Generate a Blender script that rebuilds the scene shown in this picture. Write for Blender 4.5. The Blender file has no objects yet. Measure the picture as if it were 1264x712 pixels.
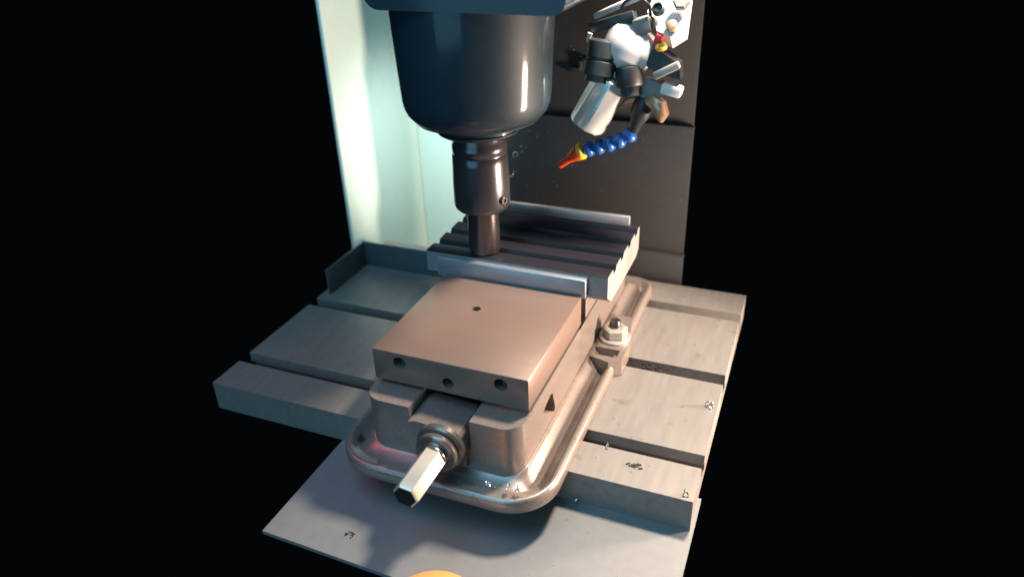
import bpy, bmesh, math, random
from mathutils import Vector, Matrix
random.seed(7)
S = 0.001                      # geometry below is written in millimetres
scene = bpy.context.scene
col = scene.collection

# ------------------------------------------------------------------ camera
cam_d = bpy.data.cameras.new("camera"); cam = bpy.data.objects.new("camera", cam_d)
col.objects.link(cam); scene.camera = cam
cx = Vector((0.92849799, 0.37009966, -0.03029394))
cy = Vector((0.15521114, -0.46091126, -0.87376788))
cz = Vector((-0.33734402, 0.80658976, -0.48539877))
# rows of the camera rotation, written as world vectors
RX = Vector((0.92849799, 0.37009966, -0.03029394))
RY = -Vector((0.15521114, -0.46091126, -0.87376788))
RZ = -Vector((-0.33734402, 0.80658976, -0.48539877))
m = Matrix((RX, RY, RZ)).transposed().to_4x4()
m.translation = Vector((261.7, -470.9, 369.1)) * S
cam.matrix_world = m
cam_d.sensor_width = 36.0
cam_d.lens = 927.16 / 1264 * 36
cam_d.shift_x = -0.0016
cam_d.clip_start = 0.01; cam_d.clip_end = 50
cam_d.dof.use_dof = True
cam_d.dof.focus_distance = 0.70
cam_d.dof.aperture_fstop = 3.6

# ------------------------------------------------------------------ world, lamps, exposure
world = bpy.data.worlds.new("World"); scene.world = world; world.use_nodes = True
bg = world.node_tree.nodes["Background"]
bg.inputs[0].default_value = (0.55, 0.75, 0.9, 1); bg.inputs[1].default_value = 0.002

def aim(o, target):
    d = Vector(target) * S - o.location
    o.rotation_euler = d.to_track_quat('-Z', 'Y').to_euler()

def lamp(name, kind, loc, power, color, size=0.05, target=None, size_y=None):
    d = bpy.data.lights.new(name, kind); o = bpy.data.objects.new(name, d); col.objects.link(o)
    o.location = Vector(loc) * S; d.energy = power; d.color = color
    if kind == 'AREA':
        d.size = size
        if size_y: d.shape = 'RECTANGLE'; d.size_y = size_y
    else:
        d.shadow_soft_size = size
    if target: aim(o, target)
    return o
KEY = lamp("work_lamp", 'SPOT', (262, 288, 600), 54.0, (1.0, 0.83, 0.67), 0.05, (70, 90, -80))
KEY.data.spot_size = math.radians(56); KEY.data.spot_blend = 0.5
WALL = lamp("added_wall_fill", 'SPOT', (-128, 302, 262), 11.5, (0.94, 1.0, 0.95), 0.04, (-350, 640, -170))  # added unseen spot that brightens the mint wall
WALL.data.spot_size = math.radians(62); WALL.data.spot_blend = 1.0
lamp("warm_side_light", 'AREA', (560, 260, -45), 12.0, (1.0, 0.76, 0.60), 0.07, (60, 140, -40), 0.16)
lamp("cool_front_fill", 'AREA', (-120, -420, 1150), 10.0, (0.28, 0.68, 1.0), 0.9, (0, 100, 0))
lamp("blue_front_fill", 'AREA', (-200, -950, 260), 4.5, (0.28, 0.68, 0.95), 0.8, (0, 0, -40))
RED = lamp("added_red_glow", 'SPOT', (-330, 0, 150), 6.0, (1.0, 0.12, 0.16), 0.2, (-120, 25, -105))  # added red spot, gives the reddish tint left of the vise
RED.data.spot_size = math.radians(34); RED.data.spot_blend = 1.0

scene.view_settings.view_transform = 'Standard'
scene.view_settings.look = 'None'
scene.view_settings.exposure = 0.0
scene.view_settings.gamma = 1.0
scene.render.filter_size = 3.0
scene.cycles.max_bounces = 6

# ------------------------------------------------------------------ materials
def mat(name, color, rough=0.45, metal=0.5, vary=0.25, scale=60.0, bump=0.05, tint=None, stretch=None, coat=0.0, speck=0.0):
    ma = bpy.data.materials.new(name); ma.use_nodes = True
    nt = ma.node_tree; n = nt.nodes; l = nt.links
    b = n["Principled BSDF"]
    b.inputs["Metallic"].default_value = metal
    if coat:
        b.inputs["Coat Weight"].default_value = coat; b.inputs["Coat Roughness"].default_value = 0.10
    tc = n.new("ShaderNodeTexCoord"); mp = n.new("ShaderNodeMapping")
    l.new(tc.outputs["Object"], mp.inputs[0])
    if stretch: mp.inputs["Scale"].default_value = stretch
    big = n.new("ShaderNodeTexNoise"); big.inputs["Scale"].default_value = scale * 0.35; big.inputs["Detail"].default_value = 5
    fine = n.new("ShaderNodeTexNoise"); fine.inputs["Scale"].default_value = scale * 8; fine.inputs["Detail"].default_value = 3
    l.new(tc.outputs["Object"], big.inputs[0]); l.new(mp.outputs[0], fine.inputs[0])
    mx = n.new("ShaderNodeMix"); mx.data_type = 'RGBA'
    c2 = tint if tint else tuple(c * (1 - vary) for c in color)
    mx.inputs[6].default_value = (*color, 1); mx.inputs[7].default_value = (*c2, 1)
    rp = n.new("ShaderNodeMapRange"); rp.inputs[1].default_value = 0.35; rp.inputs[2].default_value = 0.68
    l.new(big.outputs[0], rp.inputs[0]); l.new(rp.outputs[0], mx.inputs[0])
    mul = n.new("ShaderNodeMix"); mul.data_type = 'RGBA'; mul.blend_type = 'MULTIPLY'
    mul.inputs[0].default_value = 1.0
    r2 = n.new("ShaderNodeMapRange"); r2.inputs[1].default_value = 0.3; r2.inputs[2].default_value = 0.7
    r2.inputs[3].default_value = 1 - vary * 0.6; r2.inputs[4].default_value = 1.0
    l.new(fine.outputs[0], r2.inputs[0]); l.new(mx.outputs[2], mul.inputs[6]); l.new(r2.outputs[0], mul.inputs[7])
    last = mul.outputs[2]
    if speck:
        vo = n.new("ShaderNodeTexNoise"); vo.inputs["Scale"].default_value = scale * 3; vo.inputs["Detail"].default_value = 2
        l.new(tc.outputs["Object"], vo.inputs[0])
        r4 = n.new("ShaderNodeMapRange"); r4.inputs[1].default_value = 0.66; r4.inputs[2].default_value = 0.74
        r4.inputs[4].default_value = speck
        l.new(vo.outputs[0], r4.inputs[0])
        m3 = n.new("ShaderNodeMix"); m3.data_type = 'RGBA'
        l.new(r4.outputs[0], m3.inputs[0]); l.new(last, m3.inputs[6]); m3.inputs[7].default_value = (0.03, 0.025, 0.022, 1)
        last = m3.outputs[2]
    l.new(last, b.inputs["Base Color"])
    r3 = n.new("ShaderNodeMapRange"); r3.inputs[1].default_value = 0.3; r3.inputs[2].default_value = 0.7
    r3.inputs[3].default_value = rough * 0.8; r3.inputs[4].default_value = min(1, rough * 1.25)
    l.new(big.outputs[0], r3.inputs[0]); l.new(r3.outputs[0], b.inputs["Roughness"])
    if bump:
        bp = n.new("ShaderNodeBump"); bp.inputs["Strength"].default_value = bump; bp.inputs["Distance"].default_value = 0.0006
        l.new(fine.outputs[0], bp.inputs["Height"]); l.new(bp.outputs[0], b.inputs["Normal"])
    return ma

M = {}
M['table'] = mat("table_steel", (0.30, 0.272, 0.245), 0.42, 0.4, 0.25, 18, 0.05, (0.235, 0.22, 0.205), (1, 0.15, 1), speck=0.25)
M['vise'] = mat("vise_iron", (0.31, 0.27, 0.25), 0.31, 0.5, 0.3, 45, 0.10, (0.28, 0.225, 0.20), None, 0.0, 0.3)
M['jaw'] = mat("jaw_steel", (0.25, 0.165, 0.13), 0.34, 0.35, 0.10, 16, 0.03, (0.21, 0.148, 0.125), (0.1, 1, 1))
M['fixed'] = mat("dark_oxide_steel", (0.022, 0.021, 0.028), 0.36, 0.0, 0.3, 40, 0.06, (0.016, 0.016, 0.022), (0.1, 1, 1))
M['fixed'].node_tree.nodes['Principled BSDF'].inputs['Specular IOR Level'].default_value = 0.2
M['machined'] = mat("machined_steel", (0.55, 0.53, 0.52), 0.38, 0.6, 0.2, 50, 0.05, None, (0.1, 1, 1))
M['plate'] = mat("jaw_plate_steel", (0.36, 0.41, 0.46), 0.35, 0.6, 0.2, 60, 0.05, None, (0.1, 1, 1))
M['bright'] = mat("bright_steel", (0.50, 0.47, 0.40), 0.36, 0.5, 0.15, 60, 0.03)
M['spindle'] = mat("dark_blue_gloss", (0.012, 0.028, 0.042), 0.5, 0.0, 0.25, 20, 0.02, None, None, 0.4)
M['spindle'].node_tree.nodes['Principled BSDF'].inputs['Specular IOR Level'].default_value = 0.25
M['holder'] = mat("holder_steel", (0.085, 0.08, 0.088), 0.26, 0.6, 0.2, 40, 0.04, None, (1, 1, 0.05))
M['tool'] = mat("tool_steel", (0.14, 0.12, 0.12), 0.22, 0.8, 0.2, 40, 0.03)
M['wall'] = mat("mint_paint", (0.56, 0.72, 0.66), 0.5, 0.0, 0.06, 8, 0.02)
M['cover'] = mat("way_cover_steel", (0.036, 0.038, 0.040), 0.5, 0.1, 0.3, 14, 0.04, (0.025, 0.027, 0.030), speck=0.5)
M['guard'] = mat("guard_sheet", (0.10, 0.13, 0.14), 0.4, 0.4, 0.25, 20, 0.04)
M['floor'] = mat("cover_plate_paint", (0.20, 0.205, 0.205), 0.5, 0.15, 0.15, 14, 0.04, (0.17, 0.175, 0.178))
M['black'] = mat("black_plastic", (0.02, 0.022, 0.026), 0.4, 0.0, 0.2, 40, 0.03)
M['white'] = mat("white_plastic", (0.78, 0.76, 0.74), 0.4, 0.0, 0.08, 30, 0.02)
M['grey'] = mat("grey_plastic", (0.22, 0.24, 0.24), 0.45, 0.1, 0.2, 30, 0.03)
M['blue'] = mat("blue_plastic", (0.02, 0.12, 0.42), 0.32, 0.0, 0.2, 60, 0.02)
M['orange'] = mat("orange_plastic", (0.72, 0.075, 0.015), 0.38, 0.0, 0.12, 60, 0.02)
M['yellow'] = mat("yellow_plastic", (0.85, 0.50, 0.05), 0.4, 0.0, 0.1, 60, 0.02)
M['dark'] = mat("dark_teal_plastic_and_shade", (0.035, 0.05, 0.055), 0.4, 0.1, 0.2, 30, 0.03)
M['silver'] = mat("polished_silver", (0.85, 0.85, 0.82), 0.26, 0.5, 0.1, 60, 0.02)
M['collar'] = mat("worn_collar_steel", (0.26, 0.23, 0.21), 0.25, 0.7, 0.25, 60, 0.04)
M['crease_shade'] = mat("painted_crease_shade", (0.075, 0.055, 0.045), 0.35, 0.2, 0.4, 60, 0.08, (0.15, 0.115, 0.10))  # dark colour standing in for shade in the flange crease
M['red'] = mat("red_plastic", (0.60, 0.03, 0.03), 0.4, 0.0, 0.1, 60, 0.02)
M['brass'] = mat("brass_metal", (0.60, 0.38, 0.24), 0.35, 0.7, 0.2, 60, 0.04)
M['knob'] = mat("orange_knob_plastic", (0.72, 0.33, 0.10), 0.35, 0.0, 0.12, 40, 0.02)
M['chip'] = mat("chip_metal", (0.7, 0.68, 0.62), 0.25, 0.9, 0.2, 60, 0.0)
M['darkchip'] = mat("dark_chip_metal", (0.05, 0.045, 0.04), 0.4, 0.5, 0.2, 60, 0.0)

# ------------------------------------------------------------------ mesh helpers
def box(bm, x0, x1, y0, y1, z0, z1, rot=None):
    r = bmesh.ops.create_cube(bm, size=1.0)
    c = Vector(((x0 + x1) / 2, (y0 + y1) / 2, (z0 + z1) / 2))
    for v in r['verts']:
        p = Vector((v.co.x * (x1 - x0), v.co.y * (y1 - y0), v.co.z * (z1 - z0)))
        if rot is not None: p = rot @ p
        v.co = p + c
    return r['verts']

def prism(bm, pts, axis, a, b):
    """polygon pts (2 coords) extruded along 'x' (y,z), 'y' (x,z) or 'z' (x,y)"""
    def P(p, t):
        return {'x': (t, p[0], p[1]), 'y': (p[0], t, p[1]), 'z': (p[0], p[1], t)}[axis]
    va = [bm.verts.new(P(p, a)) for p in pts]; vb = [bm.verts.new(P(p, b)) for p in pts]
    n = len(pts); bm.faces.new(va); bm.faces.new(vb[::-1])
    for i in range(n):
        bm.faces.new((va[i], vb[i], vb[(i + 1) % n], va[(i + 1) % n]))

def basis(d):
    d = Vector(d).normalized()
    u = d.orthogonal().normalized() if abs(d.z) < 0.999 else Vector((1, 0, 0))
    if abs(d.z) < 0.999: u = d.cross(Vector((0, 0, 1))).normalized()
    return d, u, d.cross(u)

def lathe(bm, base, axis, prof, seg=48, phase=0.0):
    """prof: list of (radius, distance along axis)"""
    d, u, w = basis(axis); base = Vector(base); rings = []
    for r, t in prof:
        if r < 1e-4:
            rings.append([bm.verts.new(base + d * t)])
        else:
            rings.append([bm.verts.new(base + d * t + (u * math.cos(2 * math.pi * k / seg + phase) + w * math.sin(2 * math.pi * k / seg + phase)) * r) for k in range(seg)])
    for A, B in zip(rings, rings[1:]):
        for k in range(seg):
            k2 = (k + 1) % seg
            if len(A) == 1 and len(B) == 1: continue
            if len(A) == 1: bm.faces.new((A[0], B[k2], B[k]))
            elif len(B) == 1: bm.faces.new((A[k], A[k2], B[0]))
            else: bm.faces.new((A[k], A[k2], B[k2], B[k]))
    if len(rings[0]) > 1: bm.faces.new(rings[0][::-1])
    if len(rings[-1]) > 1: bm.faces.new(rings[-1])

def tube(bm, pts, r, seg=10):
    pts = [Vector(p) for p in pts]; rings = []
    rr = r if isinstance(r, (list, tuple)) else [r] * len(pts)
    for i, p in enumerate(pts):
        t = (pts[min(i + 1, len(pts) - 1)] - pts[max(i - 1, 0)])
        d, u, w = basis(t)
        if rings:
            u = (prev_u - d * prev_u.dot(d)).normalized(); w = d.cross(u)
        prev_u = u
        rings.append([bm.verts.new(p + (u * math.cos(2 * math.pi * k / seg) + w * math.sin(2 * math.pi * k / seg)) * rr[i]) for k in range(seg)])
    for A, B in zip(rings, rings[1:]):
        for k in range(seg):
            bm.faces.new((A[k], A[(k + 1) % seg], B[(k + 1) % seg], B[k]))
    bm.faces.new(rings[0][::-1]); bm.faces.new(rings[-1])

def bevel(bm, w, seg=2, ang=30, cond=None):
    es = [e for e in bm.edges if len(e.link_faces) == 2 and e.calc_face_angle(0) > math.radians(ang) and (cond is None or cond(e))]
    if es:
        bmesh.ops.bevel(bm, geom=es, offset=w, offset_type='OFFSET', segments=seg, profile=0.5, affect='EDGES', clamp_overlap=True)

WL = {}
def finish(me, ang=38):
    for p in me.polygons: p.use_smooth = True
    bm = bmesh.new(); bm.from_mesh(me)
    for e in bm.edges:
        e.smooth = not (len(e.link_faces) == 2 and e.calc_face_angle(0) > math.radians(ang))
    bm.to_mesh(me); bm.free()

def obj(name, bm, material, parent=None, origin=None, ang=38):
    bmesh.ops.recalc_face_normals(bm, faces=bm.faces[:])
    o0 = Vector(origin) if origin is not None else (WL[parent.name] if parent else None)
    if o0 is None:                       # a thing that is one mesh: origin at the middle of its base
        xs = [v.co.x for v in bm.verts]; ys = [v.co.y for v in bm.verts]; zs = [v.co.z for v in bm.verts]
        o0 = Vector(((min(xs) + max(xs)) / 2, (min(ys) + max(ys)) / 2, min(zs)))
    for v in bm.verts: v.co = (v.co - o0) * S
    me = bpy.data.meshes.new(name); bm.to_mesh(me); bm.free(); finish(me, ang)
    mats = material if isinstance(material, (list, tuple)) else [material]
    for q in mats: me.materials.append(q)
    o = bpy.data.objects.new(name, me); col.objects.link(o)
    if parent:
        o.parent = parent; o.location = (o0 - WL[parent.name]) * S
    else:
        o.location = o0 * S
    WL[o.name] = o0
    return o

def tag(o, label, cat, group=None, kind=None):
    o['label'] = label; o['category'] = cat
    if group: o['group'] = group
    if kind: o['kind'] = kind
    return o

def thing(name, label, cat, loc, group=None):
    o = bpy.data.objects.new(name, None); col.objects.link(o)
    o.location = Vector(loc) * S; o.empty_display_size = 0.02; WL[o.name] = Vector(loc)
    return tag(o, label, cat, group)

def cut(o, bm):
    """subtract a closed cutter (mm, world axes) from object o"""
    bmesh.ops.recalc_face_normals(bm, faces=bm.faces[:])
    o0 = WL[o.name]
    for v in bm.verts: v.co = (v.co - o0) * S
    me = bpy.data.meshes.new("cutter"); bm.to_mesh(me); bm.free()
    c = bpy.data.objects.new("cutter", me); col.objects.link(c); c.parent = o.parent
    c.location = o.location
    md = o.modifiers.new("cut", 'BOOLEAN'); md.operation = 'DIFFERENCE'; md.object = c; md.solver = 'EXACT'
    bpy.context.view_layer.update()
    dg = bpy.context.evaluated_depsgraph_get()
    new = bpy.data.meshes.new_from_object(o.evaluated_get(dg), depsgraph=dg)
    o.modifiers.clear(); old = o.data; o.data = new; nm = old.name; bpy.data.meshes.remove(old); new.name = nm
    bpy.data.objects.remove(c); bpy.data.meshes.remove(me)
    finish(o.data)

def NB(): return bmesh.new()

# ------------------------------------------------------------------ enclosure, way cover, cover plate
enc = thing('enclosure_wall', 'pale mint green sheet metal enclosure wall behind the left end of the table', 'wall', (-350, 600, -260))
b = NB(); box(b, -356, -350, 380, 606, -260, 420); bevel(b, 1.2); obj('side_panel', b, M['wall'], enc)
b = NB(); box(b, -349.5, -60, 600, 606, -260, 420); bevel(b, 1.2); obj('rear_panel', b, M['wall'], enc)

wc = thing('way_cover', 'dark telescopic steel way cover standing behind the vise', 'way cover', (10, 425, -140))
b = NB(); box(b, -150, 128, 425, 429, 92, 400); bevel(b, 0.8); up = obj('upper_panel', b, M['cover'], wc)
b = NB(); box(b, -152, 130, 417, 421, -74, 96); box(b, -152, 130, 421, 424.5, 92.5, 96); bevel(b, 0.8); obj('middle_panel', b, M['cover'], wc)
b = NB(); box(b, -154, 132, 408, 412, -140, -71); box(b, -154, 132, 412, 416.5, -74.8, -71); bevel(b, 0.8); obj('lower_panel', b, M['cover'], wc)
b = NB(); box(b, -30, -13, 420, 425, 152, 157.5); box(b, -17, -12, 421, 425, 157, 168); box(b, -13, -3, 419, 425, 164.5, 170); bevel(b, 0.7)
obj('latch', b, M['black'], wc)

b = NB(); prism(b, [(-140, -112), (6, -116), (6, -192), (219, -192), (219, 60), (-140, 60)], 'z', -143, -139); bevel(b, 1.0)
tag(obj('cover_plate', b, M['floor']), 'flat grey sheet metal plate below the front edge of the table', 'metal plate')

# ------------------------------------------------------------------ table
tab = thing('machine_table', 'grey T-slotted cast iron machine table under the vise', 'table', (-50, 200, -139))
prof = [(18, -139), (393, -139), (393, -105)]
for yc in (335.0, 203.5, 70.5):
    prof += [(yc + 9, -105), (yc + 9, -117), (yc + 15, -117), (yc + 15, -127), (yc - 15, -127), (yc - 15, -117), (yc - 9, -117), (yc - 9, -105)]
prof += [(18, -105)]
b = NB(); prism(b, prof, 'x', -300, 216); bevel(b, 0.7)
obj('slotted_top', b, M['table'], tab)

gd = thing('sheet_guard', 'dark sheet metal chip guard standing on the left of the table', 'chip guard', (-240, 300, -105))
b = NB(); box(b, -290, -68, 314, 316.5, -105, -69); bevel(b, 0.5); obj('rear_wall', b, M['guard'], gd)
b = NB(); box(b, -290, -287.5, 225, 313.8, -105, -69); bevel(b, 0.5); obj('side_wall', b, M['guard'], gd)

# ------------------------------------------------------------------ vise
vise = thing('machine_vise', 'large steel machine vise with brownish movable jaw clamped to the table', 'vise', (0, 160, -105))

def rrect(off, z, x0=-105, x1=105, y0=-51, y1=376, rf=44, rb=26, n=10):
    x0, x1, y0, y1 = x0 + off, x1 - off, y0 + off, y1 - off
    out = []
    for (cxx, cyy, a0, r) in ((x1, y0, -90, rf), (x1, y1, 0, rb), (x0, y1, 90, rb), (x0, y0, 180, rf)):
        r = max(r - off, 5)
        px = cxx - r if cxx == x1 else cxx + r
        py = cyy - r if cyy == y1 else cyy + r
        for k in range(n + 1):
            a = math.radians(a0 + 90 * k / n)
            out.append(Vector((px + r * math.cos(a), py + r * math.sin(a), z)))
    return out
b = NB()
flat = [(1, -104.8), (0, -103.5), (0, -96), (0.8, -93), (2.2, -91.4), (4.2, -91), (6, -91.2), (9, -91.8), (12, -92.2), (13.5, -92.3), (17, -91.8), (23, -90), (26, -88.6), (27.8, -87), (29.5, -86.2), (34, -86)]
chan = [(1, -104.8), (0, -103.5), (0, -96), (0.8, -92.5), (2.2, -90.4), (4.2, -90), (5.8, -91.4), (8.5, -98), (11.5, -103), (13.5, -103.2), (17, -99), (23, -90.5), (25.6, -86.2), (27.4, -83.2), (29.5, -82.8), (34, -86)]
vr = []
for (o1, z1), (o2, z2) in zip(flat, chan):
    ring = rrect(o1, 0); outer = rrect(0, 0)
    row = []
    for p, q in zip(ring, outer):
        w = min(1.0, max(0.0, (q.y + 51) / 40)) ; w = w * w * (3 - 2 * w)
        if q.y > 330: w = max(0.0, 1 - (q.y - 330) / 50)
        row.append(b.verts.new((p.x, p.y, z1 + (z2 - z1) * w)))
    vr.append(row)
n = len(vr[0])
for A, B in zip(vr, vr[1:]):
    for k in range(n): b.faces.new((A[k], A[(k + 1) % n], B[(k + 1) % n], B[k]))
b.faces.new(vr[0][::-1]); b.faces.new(vr[-1])
bmesh.ops.recalc_face_normals(b, faces=b.faces[:])
for i in (7, 8, 9):  # crease faces get the shade painted in as a darker material
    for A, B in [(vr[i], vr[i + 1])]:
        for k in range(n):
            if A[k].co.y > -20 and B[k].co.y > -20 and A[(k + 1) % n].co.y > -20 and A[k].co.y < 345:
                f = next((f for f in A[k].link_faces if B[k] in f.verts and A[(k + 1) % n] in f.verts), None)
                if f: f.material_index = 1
flange = obj('base_flange', b, [M['vise'], M['crease_shade']], vise, ang=50)

# body: bed with rounded front corners, trough for the screw between two shoulders
def bodypts(x, y0, y1, r, n=8):
    out = []
    for (cxx, cyy, a0) in ((x - r, y0 + r, -90), ):
        out += [(cxx + r * math.cos(math.radians(a0 + 90 * k / n)), cyy + r * math.sin(math.radians(a0 + 90 * k / n))) for k in range(n + 1)]
    out += [(x, y1), (-x, y1)]
    out += [(-x + r + r * math.cos(math.radians(180 + 90 * k / n)), y0 + r + r * math.sin(math.radians(180 + 90 * k / n))) for k in range(n + 1)]
    return out
b = NB(); prism(b, bodypts(75.2, -25, 330, 18), 'z', -92, -36)
bevel(b, 1.6, 3, 40)
body = obj('bed', b, M['vise'], vise)
b = NB(); box(b, -28, 30, -60, 162, -66, -20); cut(body, b)
b = NB(); prism(b, [(34, -59), (40, -56), (55, -53), (60, -55), (67, -76), (65, -80)], 'x', 62, 90); cut(body, b)

# screw parts
b = NB(); prism(b, [(-27, -82), (28, -82), (28, -55), (22, -47), (-20, -44), (-27, -47)], 'y', -31, 12); bevel(b, 1.5)
obj('screw_block', b, M['vise'], vise)
SX, SZ = 8, -59
b = NB(); lathe(b, (SX, -33, SZ), (0, -1, 0), [(17, -0.5), (21, 0.5), (22.5, 2), (22.5, 6.5), (21, 8.2), (17.2, 8.6), (17, 9.5), (18.6, 10.2), (19.2, 11.5), (19.2, 14.5), (18, 16), (13, 16.2), (12.4, 17), (12, 20), (0, 20)], 56)
obj('thrust_collar', b, M['collar'], vise)
b = NB(); lathe(b, (SX, -46, SZ), (0, -1, 0), [(11.6, 0), (11.6, 53.0), (10.0, 55.0), (0, 55.0)], 6, math.radians(-8)); bevel(b, 1.1, 2, 20)
bmesh.ops.recalc_face_normals(b, faces=b.faces[:])
for f in b.faces: f.material_index = 1 if f.normal.y < -0.8 else 0
obj('drive_hex', b, [M['bright'], M['tool']], vise)

# movable jaw with counterbored holes
b = NB(); box(b, -75, 75, 0, 148.5, -32, 0); bevel(b, 0.8)
mj = obj('movable_jaw', b, M['jaw'], vise)
for (hx, hz, r) in ((-47.8, -10.2, 6.2), (49.8, -10.3, 6.2), (-0.6, -20.9, 5.6)):
    b = NB(); lathe(b, (hx, -2, hz), (0, 1, 0), [(r, 0), (r, 16)], 28); cut(mj, b)
    b = NB(); lathe(b, (hx, 7, hz), (0, 1, 0), [(r * .45, -0.2), (r * .93, 0), (r * .93, 5), (0, 5)], 20)
    obj('cap_screw', b, M['tool'], vise)
b = NB(); lathe(b, (-14, 93.4, 2), (0, 0, -1), [(4.3, 0), (4.3, 14)], 24); cut(mj, b)

# fixed jaw: stem, grooved top block, rear stop strip, jaw plate
b = NB(); box(b, -72, 74, 168, 292, -88, -13.5); bevel(b, 1.0); obj('fixed_jaw_stem', b, M['vise'], vise)
top = [(157, -11)]
top = [(157, -3), (157, 19.5), (158.5, 20.5), (170, 20.5)]
for yg in (176, 205, 236, 266):
    top += [(yg, 20), (yg + 2, 14.5), (yg + 11, 14.5), (yg + 13, 19)]
top += [(288, 19.5), (288, -8), (276, -14), (172, -14)]
b = NB(); prism(b, top, 'x', -100, 99); bevel(b, 0.6, 2, 40)
for f in b.faces: f.material_index = 0
bmesh.ops.recalc_face_normals(b, faces=b.faces[:])
for f in b.faces:
    if abs(f.normal.x) > 0.9: f.material_index = 1
    elif f.normal.y < -0.9 and f.calc_center_median().y < 158: f.material_index = 2
obj('fixed_jaw', b, [M['fixed'], M['machined'], M['grey']], vise)
b = NB(); box(b, -97, 88.5, 281.5, 287, 19.4, 31); bevel(b, 0.8); obj('stop_strip', b, M['machined'], vise)
b = NB(); box(b, -84, 78.5, 149, 156.8, -3, 17.5); bevel(b, 1.0); obj('jaw_plate', b, M['plate'], vise)

# clamping lug with cross slot on the right flange, its mirror on the left
for sgn in (1, -1):
    b = NB()
    pts = [(76, 172), (100, 166), (112, 176), (112.5, 206), (104, 252), (100, 262), (76, 262)]
    prism(b, [(sgn * x, y) for x, y in pts], 'z', -104, -84); bevel(b, 2.0, 3, 30)
    lug = obj('clamp_lug', b, M['vise'], vise)
    b = NB(); box(b, min(sgn * 79, sgn * 106), max(sgn * 79, sgn * 106), 175.5, 191, -93, -70); cut(lug, b)

# hold-down bolt: washer, nut, stud
bolt = thing('hold_down_bolt', 'steel clamping nut on a washer holding the right vise flange down', 'bolt', (94, 214, -84))
b = NB(); lathe(b, (94, 214, -84), (0, 0, 1), [(17, 0), (17.5, 1), (17.5, 2.6), (16.5, 3.6), (7, 3.6)], 40); obj('washer', b, M['machined'], bolt)
b = NB(); lathe(b, (94, 214, -80.4), (0, 0, 1), [(12.2, 0), (13.8, 1.2), (13.8, 9.6), (11.8, 11.4), (6, 11.4)], 6, 0.35); bevel(b, 0.7, 2, 25); obj('hex_nut', b, M['bright'], bolt)
b = NB(); lathe(b, (94, 214, -80), (0, 0, 1), [(6.2, 0), (6.2, 17), (5.0, 19), (0, 19.3)], 24); obj('stud', b, M['tool'], bolt)

# ------------------------------------------------------------------ spindle and tool
AX, AY = -40, 176
sp = thing('spindle_head', 'dark glossy blue round spindle head hanging above the vise', 'spindle', (AX, AY, 147))
b = NB(); hp = []
for k in range(7):
    an = math.radians(180 + 15 * k); hp.append((-90 + 14 * math.cos(an), 285 + 14 * math.sin(an)))
for k in range(7):
    an = math.radians(270 + 15 * k); hp.append((62 + 12 * math.cos(an), 283 + 12 * math.sin(an)))
hp += [(74, 520), (-104, 520)]
prism(b, hp, 'y', 99, 432); bevel(b, 3, 3, 50); obj('head_casting', b, M['spindle'], sp)
b = NB(); lathe(b, (AX, AY, 0), (0, 0, 1), [(38, 157.5), (44, 158), (47, 159.5), (57, 162.5), (59.5, 163.2), (60.2, 164.8), (61.5, 165.4), (65.2, 169.5), (66, 171.5), (67.4, 172.2), (69.8, 178), (71, 186), (74.5, 250), (75, 262), (75.4, 270.8)], 96); obj('housing', b, M['spindle'], sp)
b = NB(); lathe(b, (AX, AY, 0), (0, 0, 1), [(26, 146.5), (31, 147), (37, 149), (40, 151), (40.5, 153), (39.2, 153.6), (39.2, 155), (41, 155.6), (41.2, 157.4), (34, 157.6)], 72); obj('nose_ring', b, M['spindle'], sp)

th = thing('tool_holder', 'dark steel tool holder gripped in the spindle', 'tool holder', (AX, AY, 68))
b = NB(); lathe(b, (AX, AY, 0), (0, 0, 1), [(16.8, 70), (25, 70), (27.5, 72.5), (28.6, 76), (28.6, 98), (27.8, 120), (27.6, 127), (26.8, 128), (26.8, 131), (27.4, 132), (27.2, 138), (25.6, 140), (25.2, 146.6), (14, 146.6)], 64); obj('body', b, M['holder'], th)
b = NB(); lathe(b, (AX + 25.5, AY - 9, 84), (0.94, -0.34, 0), [(4.4, -2), (4.4, 3.2), (3.6, 4), (2.2, 4), (2.0, 2.4), (0, 2.4)], 20); obj('set_screw', b, M['tool'], th)
b = NB(); lathe(b, (AX, AY, 0), (0, 0, 1), [(0, 20.7), (15.2, 20.7), (16.4, 22), (16.4, 70.5), (0, 70.5)], 56)
tag(obj('milling_cutter', b, M['tool']), 'plain round steel cutting tool touching the grooved jaw below the holder', 'cutting tool')

# ------------------------------------------------------------------ coolant head and hose, right of the spindle
ch = thing('coolant_manifold', 'cluster of white fittings, dark on the shaded side, with a hexagonal silver nozzle, upper right', 'coolant fitting', (90, 262, 180))
b = NB(); lathe(b, (72, 262, 222), (0.62, 0.1, -0.32), [(0, -12), (14, -11), (20, -7), (23, 0), (24, 10), (23.5, 22), (20, 32), (13, 38), (0, 40)], 40); obj('white_body', b, M['white'], ch)
b = NB(); lathe(b, (62, 252, 216), (-0.12, -0.25, -1), [(0, -9), (13, -9), (16, -6.5), (16.5, -4), (16.5, 8), (15.2, 9), (15.2, 11), (16.5, 12), (16.5, 24), (13, 26), (13, 31), (0, 31)], 32); obj('dark_shaded_side', b, M['dark'], ch)  # dark part put where the white body's left side lies in shade
d = Vector((-27, -4, -50))
b = NB(); lathe(b, (73, 256, 190), d, [(14, 0), (19.4, 3), (19.4, 54), (18.2, 57), (12, 57.2), (11.5, 50), (0, 50)], 9, 0.3); bevel(b, 0.6, 2, 25); obj('hex_nozzle', b, M['silver'], ch)
b = NB(); lathe(b, (74.5, 256.2, 193), d, [(10, -6), (13, -3), (14, 1.5)], 28); obj('nozzle_neck', b, M['brass'], ch)
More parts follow.
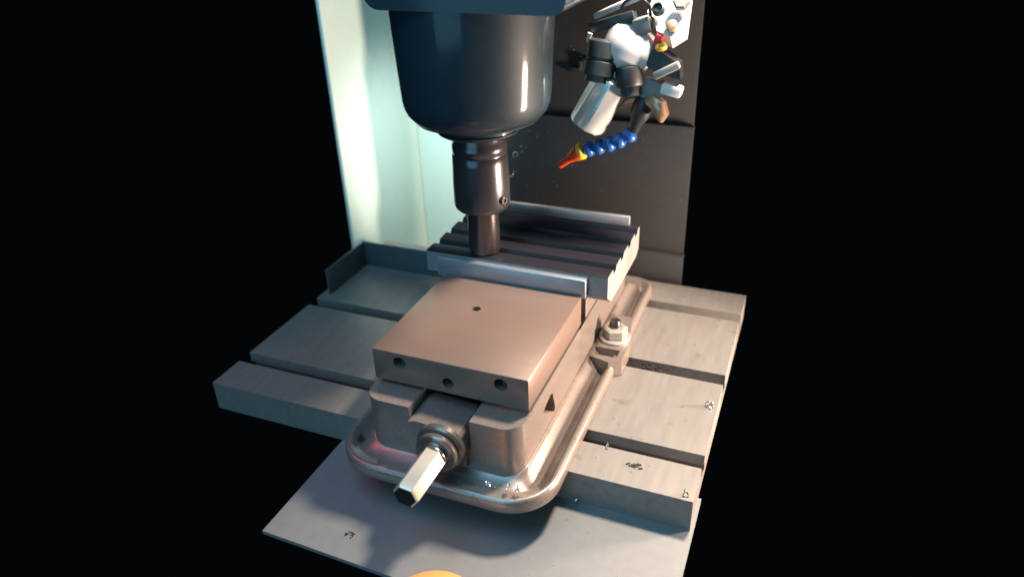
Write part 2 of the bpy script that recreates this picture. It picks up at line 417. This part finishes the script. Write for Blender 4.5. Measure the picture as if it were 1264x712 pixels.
b = NB(); lathe(b, (88, 250, 196), (0.2, -0.3, -1), [(0, -5), (11, -5), (13.2, -3), (13.5, 12), (12, 14), (9, 14.5), (9, 23), (0, 23)], 28); obj('round_knob', b, M['black'], ch)
rot = Matrix.Rotation(math.radians(-17), 3, 'Y')
b = NB(); box(b, 46, 91, 252, 266, 236, 246, rot); bevel(b, 1.5); obj('dark_bracket', b, M['dark'], ch)
b = NB(); box(b, 48, 96, 256, 272, 251, 257, Matrix.Rotation(math.radians(-24), 3, 'Y')); bevel(b, 1.5); obj('white_arm', b, M['white'], ch)
b = NB(); box(b, 90, 106, 250, 268, 231, 246, rot); bevel(b, 2.0); obj('grey_block', b, M['grey'], ch)
b = NB(); prism(b, [(100, 246), (104, 268), (136, 270), (138, 232), (126, 222), (112, 228), (108, 240)], 'y', 262, 284); bevel(b, 3.0, 3); bmesh.ops.rotate(b, verts=b.verts[:], cent=(118, 268, 245), matrix=Matrix.Rotation(math.radians(-38), 3, 'X')); obj('white_block', b, M['white'], ch)
b = NB(); lathe(b, (112, 258, 252), (0, -0.8, 0.6), [(0, 0), (6, 0), (6, 5), (4.2, 6), (4, 3), (0, 3)], 24); obj('port_plug', b, M['dark'], ch)
b = NB(); lathe(b, (132, 262, 258), (0, -0.8, 0.6), [(0, 0), (8, 0), (8, 4), (6.5, 5.5), (0, 5.5)], 6); bevel(b, 0.5, 2, 25); obj('hex_plug', b, M['grey'], ch)
b = NB(); lathe(b, (126, 254, 238), (0, -0.8, 0.6), [(0, 0), (5, 0), (5, 6), (3, 7), (0, 7)], 20); obj('brass_nipple', b, M['brass'], ch)
b = NB(); box(b, 110.5, 117.5, 250, 258, 221, 232, Matrix.Rotation(math.radians(20), 3, 'Y')); bevel(b, 1.2); obj('red_clip', b, M['red'], ch)
b = NB(); lathe(b, (117, 253, 222), (0.3, -0.2, -1), [(0, -2), (5, -1.5), (6, 2), (4.5, 5), (0, 6)], 20); obj('yellow_cap', b, M['yellow'], ch)
b = NB(); prism(b, [(104, 210), (112, 221), (136, 206), (138, 192), (118, 196), (106, 202)], 'y', 250, 268); bevel(b, 2.5, 3); obj('dark_lever', b, M['black'], ch)
b = NB(); box(b, 112, 138, 244, 252, 197, 204, Matrix.Rotation(math.radians(-28), 3, 'Y')); bevel(b, 1.5); obj('silver_lever', b, M['bright'], ch)
b = NB(); prism(b, [(98, 182), (104, 190), (122, 186), (126, 176), (112, 170), (100, 172)], 'y', 252, 266); bevel(b, 2.5, 3); obj('grey_joint', b, M['grey'], ch)
b = NB(); box(b, 120, 140, 248, 262, 176, 186, Matrix.Rotation(math.radians(12), 3, 'Y')); bevel(b, 2); obj('pale_tab', b, M['white'], ch)
b = NB(); tube(b, [(104, 256, 168), (112, 254, 169), (119, 252, 165), (123, 251, 157), (122, 251, 150)], [5, 7.5, 8.5, 7, 2.5], 16); obj('tan_hook', b, M['brass'], ch)
b = NB(); tube(b, [(62, 268, 158), (78, 266, 162), (92, 262, 167), (104, 258, 170), (116, 262, 178)], 6, 16); obj('copper_pipe', b, M['brass'], ch)
b = NB(); tube(b, [(78, 252, 254), (82, 250, 260), (90, 248, 264), (99, 248, 263), (105, 250, 257), (106, 252, 248)], 1.5, 10); obj('wire_loop', b, M['black'], ch)
b = NB(); tube(b, [(49, 250, 231), (47, 250, 224), (48.5, 250, 218)], [2.6, 2.0, 1.0], 12); obj('bleed_pin', b, M['white'], ch)
b = NB(); lathe(b, (105, 258, 172), (-0.32, 0, -1), [(0, 0), (8, 1), (10, 6), (10, 20), (7, 27), (5, 38), (0, 38.5)], 24); obj('hose_fitting', b, M['black'], ch)

hs = thing('coolant_hose', 'blue segmented coolant hose with an orange tip pointing down left', 'coolant hose', (60, 258, 105))
path = [Vector(p) for p in ((93, 258, 134), (83, 258.5, 126.5), (72.5, 259, 121.5), (61.5, 259.5, 117), (50.5, 260, 113.5))]
for i in range(5):
    p = path[i]; q = path[i + 1] if i < 4 else Vector((38, 260, 109))
    b = NB(); lathe(b, p, q - p, [(4.8, -1.5), (7.0, 0), (8.2, 2.6), (8.0, 4.8), (6.0, 7.6), (4.8, 9.5), (4.7, 12)], 28); obj('segment', b, M['blue'], hs)
b = NB(); lathe(b, (40, 260, 110), (-12, 0, -5), [(5.5, -2), (9.2, -0.5), (9.6, 2), (8.8, 4), (6, 4.5)], 28); obj('collar', b, M['yellow'], hs)
b = NB(); lathe(b, (36.6, 260, 108.4), (-22, 0, -17.5), [(8.6, 0), (8.4, 4), (6.2, 9), (4.4, 15), (3.6, 28), (2.4, 28.4), (2.2, 24), (0, 24)], 28); obj('orange_tip', b, M['orange'], hs)

# ------------------------------------------------------------------ small things
b = NB(); lathe(b, (46, -143, -138.8), (0, 0, 1), [(36, 0), (39, 2), (40, 8), (38.5, 13), (34, 16), (20, 17.2), (0, 17.6)], 56)
tag(obj('orange_cap', b, M['knob']), 'round orange cap lying on the grey plate at the front', 'cap')

def curl(bm, c, r, turns, pitch, w, ax):
    d, u, v = basis(ax); N = int(14 * turns)
    pts = [Vector(c) + d * (pitch * k / 14) + (u * math.cos(k * 2 * math.pi / 14) + v * math.sin(k * 2 * math.pi / 14)) * r for k in range(N + 1)]
    tube(bm, pts, w, 5)
def flake(bm, c, s):
    a = random.uniform(0, 6.28); t = random.uniform(0, 0.6)
    box(bm, c[0] - s, c[0] + s, c[1] - s * .4, c[1] + s * .4, c[2] + 0.1, c[2] + 0.5 + s * .15, Matrix.Rotation(a, 3, 'Z') @ Matrix.Rotation(0, 3, 'X'))
b = NB()
for c, r, t in (((128, 60 + 0, -104), 2.0, 1.2), ((112, 15.5, -138), 2.2, 1.4)):
    curl(b, (c[0], c[1], c[2] + r), r, t, 1.6, 0.5, (1, .4, 0))
curl(b, (68, -39, -83), 2.6, 1.5, 1.8, 0.6, (1, 0.3, 0)); curl(b, (76, -38, -84), 2.2, 1.4, 3, 0.7, (1, 0.2, 0)); curl(b, (52, -42, -84), 2.2, 1.1, 1.5, 0.6, (0.2, 0.2, 1))
for k in range(50):
    x, y = random.uniform(112, 203), random.uniform(22, 390)
    if any(abs(y - yc) < 9 for yc in (335, 203.5, 70.5)): continue
    flake(b, (x, y, -105), random.uniform(0.25, 0.8))
for k in range(22):
    flake(b, (random.uniform(-60, 70), random.uniform(-48, -30), -86.5), random.uniform(0.25, 0.7))
for k in range(22):
    flake(b, (random.uniform(70, 190), random.uniform(-90, 10), -139), random.uniform(0.3, 0.9))
curl(b, (207, 150, -102), 3, 1.3, 5, 1.2, (0.3, 1, 0.2)); curl(b, (206, 24, -103), 2.2, 1.2, 4, 1.0, (1, 0.3, 0.3))
o = obj('metal_chips', b, M['chip']); tag(o, 'fine bright metal chips scattered over the table, flange and plate', 'metal chips', kind='stuff')
b = NB()
for k in range(16):
    flake(b, (160 + random.gauss(0, 5), 45 + random.gauss(0, 1.5), -105), random.uniform(0.6, 2.2))
for k in range(90):
    flake(b, (134 + random.gauss(0, 9), 203.5 + random.uniform(-6, 5), -110 + random.uniform(0, 4)), random.uniform(1.0, 2.6))
for k in range(10):
    flake(b, (-64 + random.gauss(0, 3), -88 + random.gauss(0, 3), -139), random.uniform(0.6, 1.6))
o = obj('dark_swarf', b, M['darkchip']); tag(o, 'little dark heaps of swarf on the table and plate', 'swarf', kind='stuff')
b = NB()
for k in range(70):
    x, z = random.uniform(-110, 130), random.uniform(-60, 230)
    y = 424.6 if z > 97 else 416.6
    s = random.uniform(0.3, 0.9)
    box(b, x - s, x + s, y - 0.4, y + 0.6, z - s * .5, z + s * .5, Matrix.Rotation(random.uniform(0, 3), 3, 'Y'))
curl(b, (-100, 415, 40), 3.5, 1.0, 2, 0.5, (0, 1, 0)); curl(b, (-92, 414, 46), 2.5, 1.0, 9, 0.5, (0.2, 1, 1)); curl(b, (-108, 413, 12), 3.0, 0.8, 8, 0.5, (1, 0.2, 0.3))
o = obj('stuck_chips', b, M['chip']); tag(o, 'thin bright curled chips clinging to the dark way cover', 'metal chips', kind='stuff')
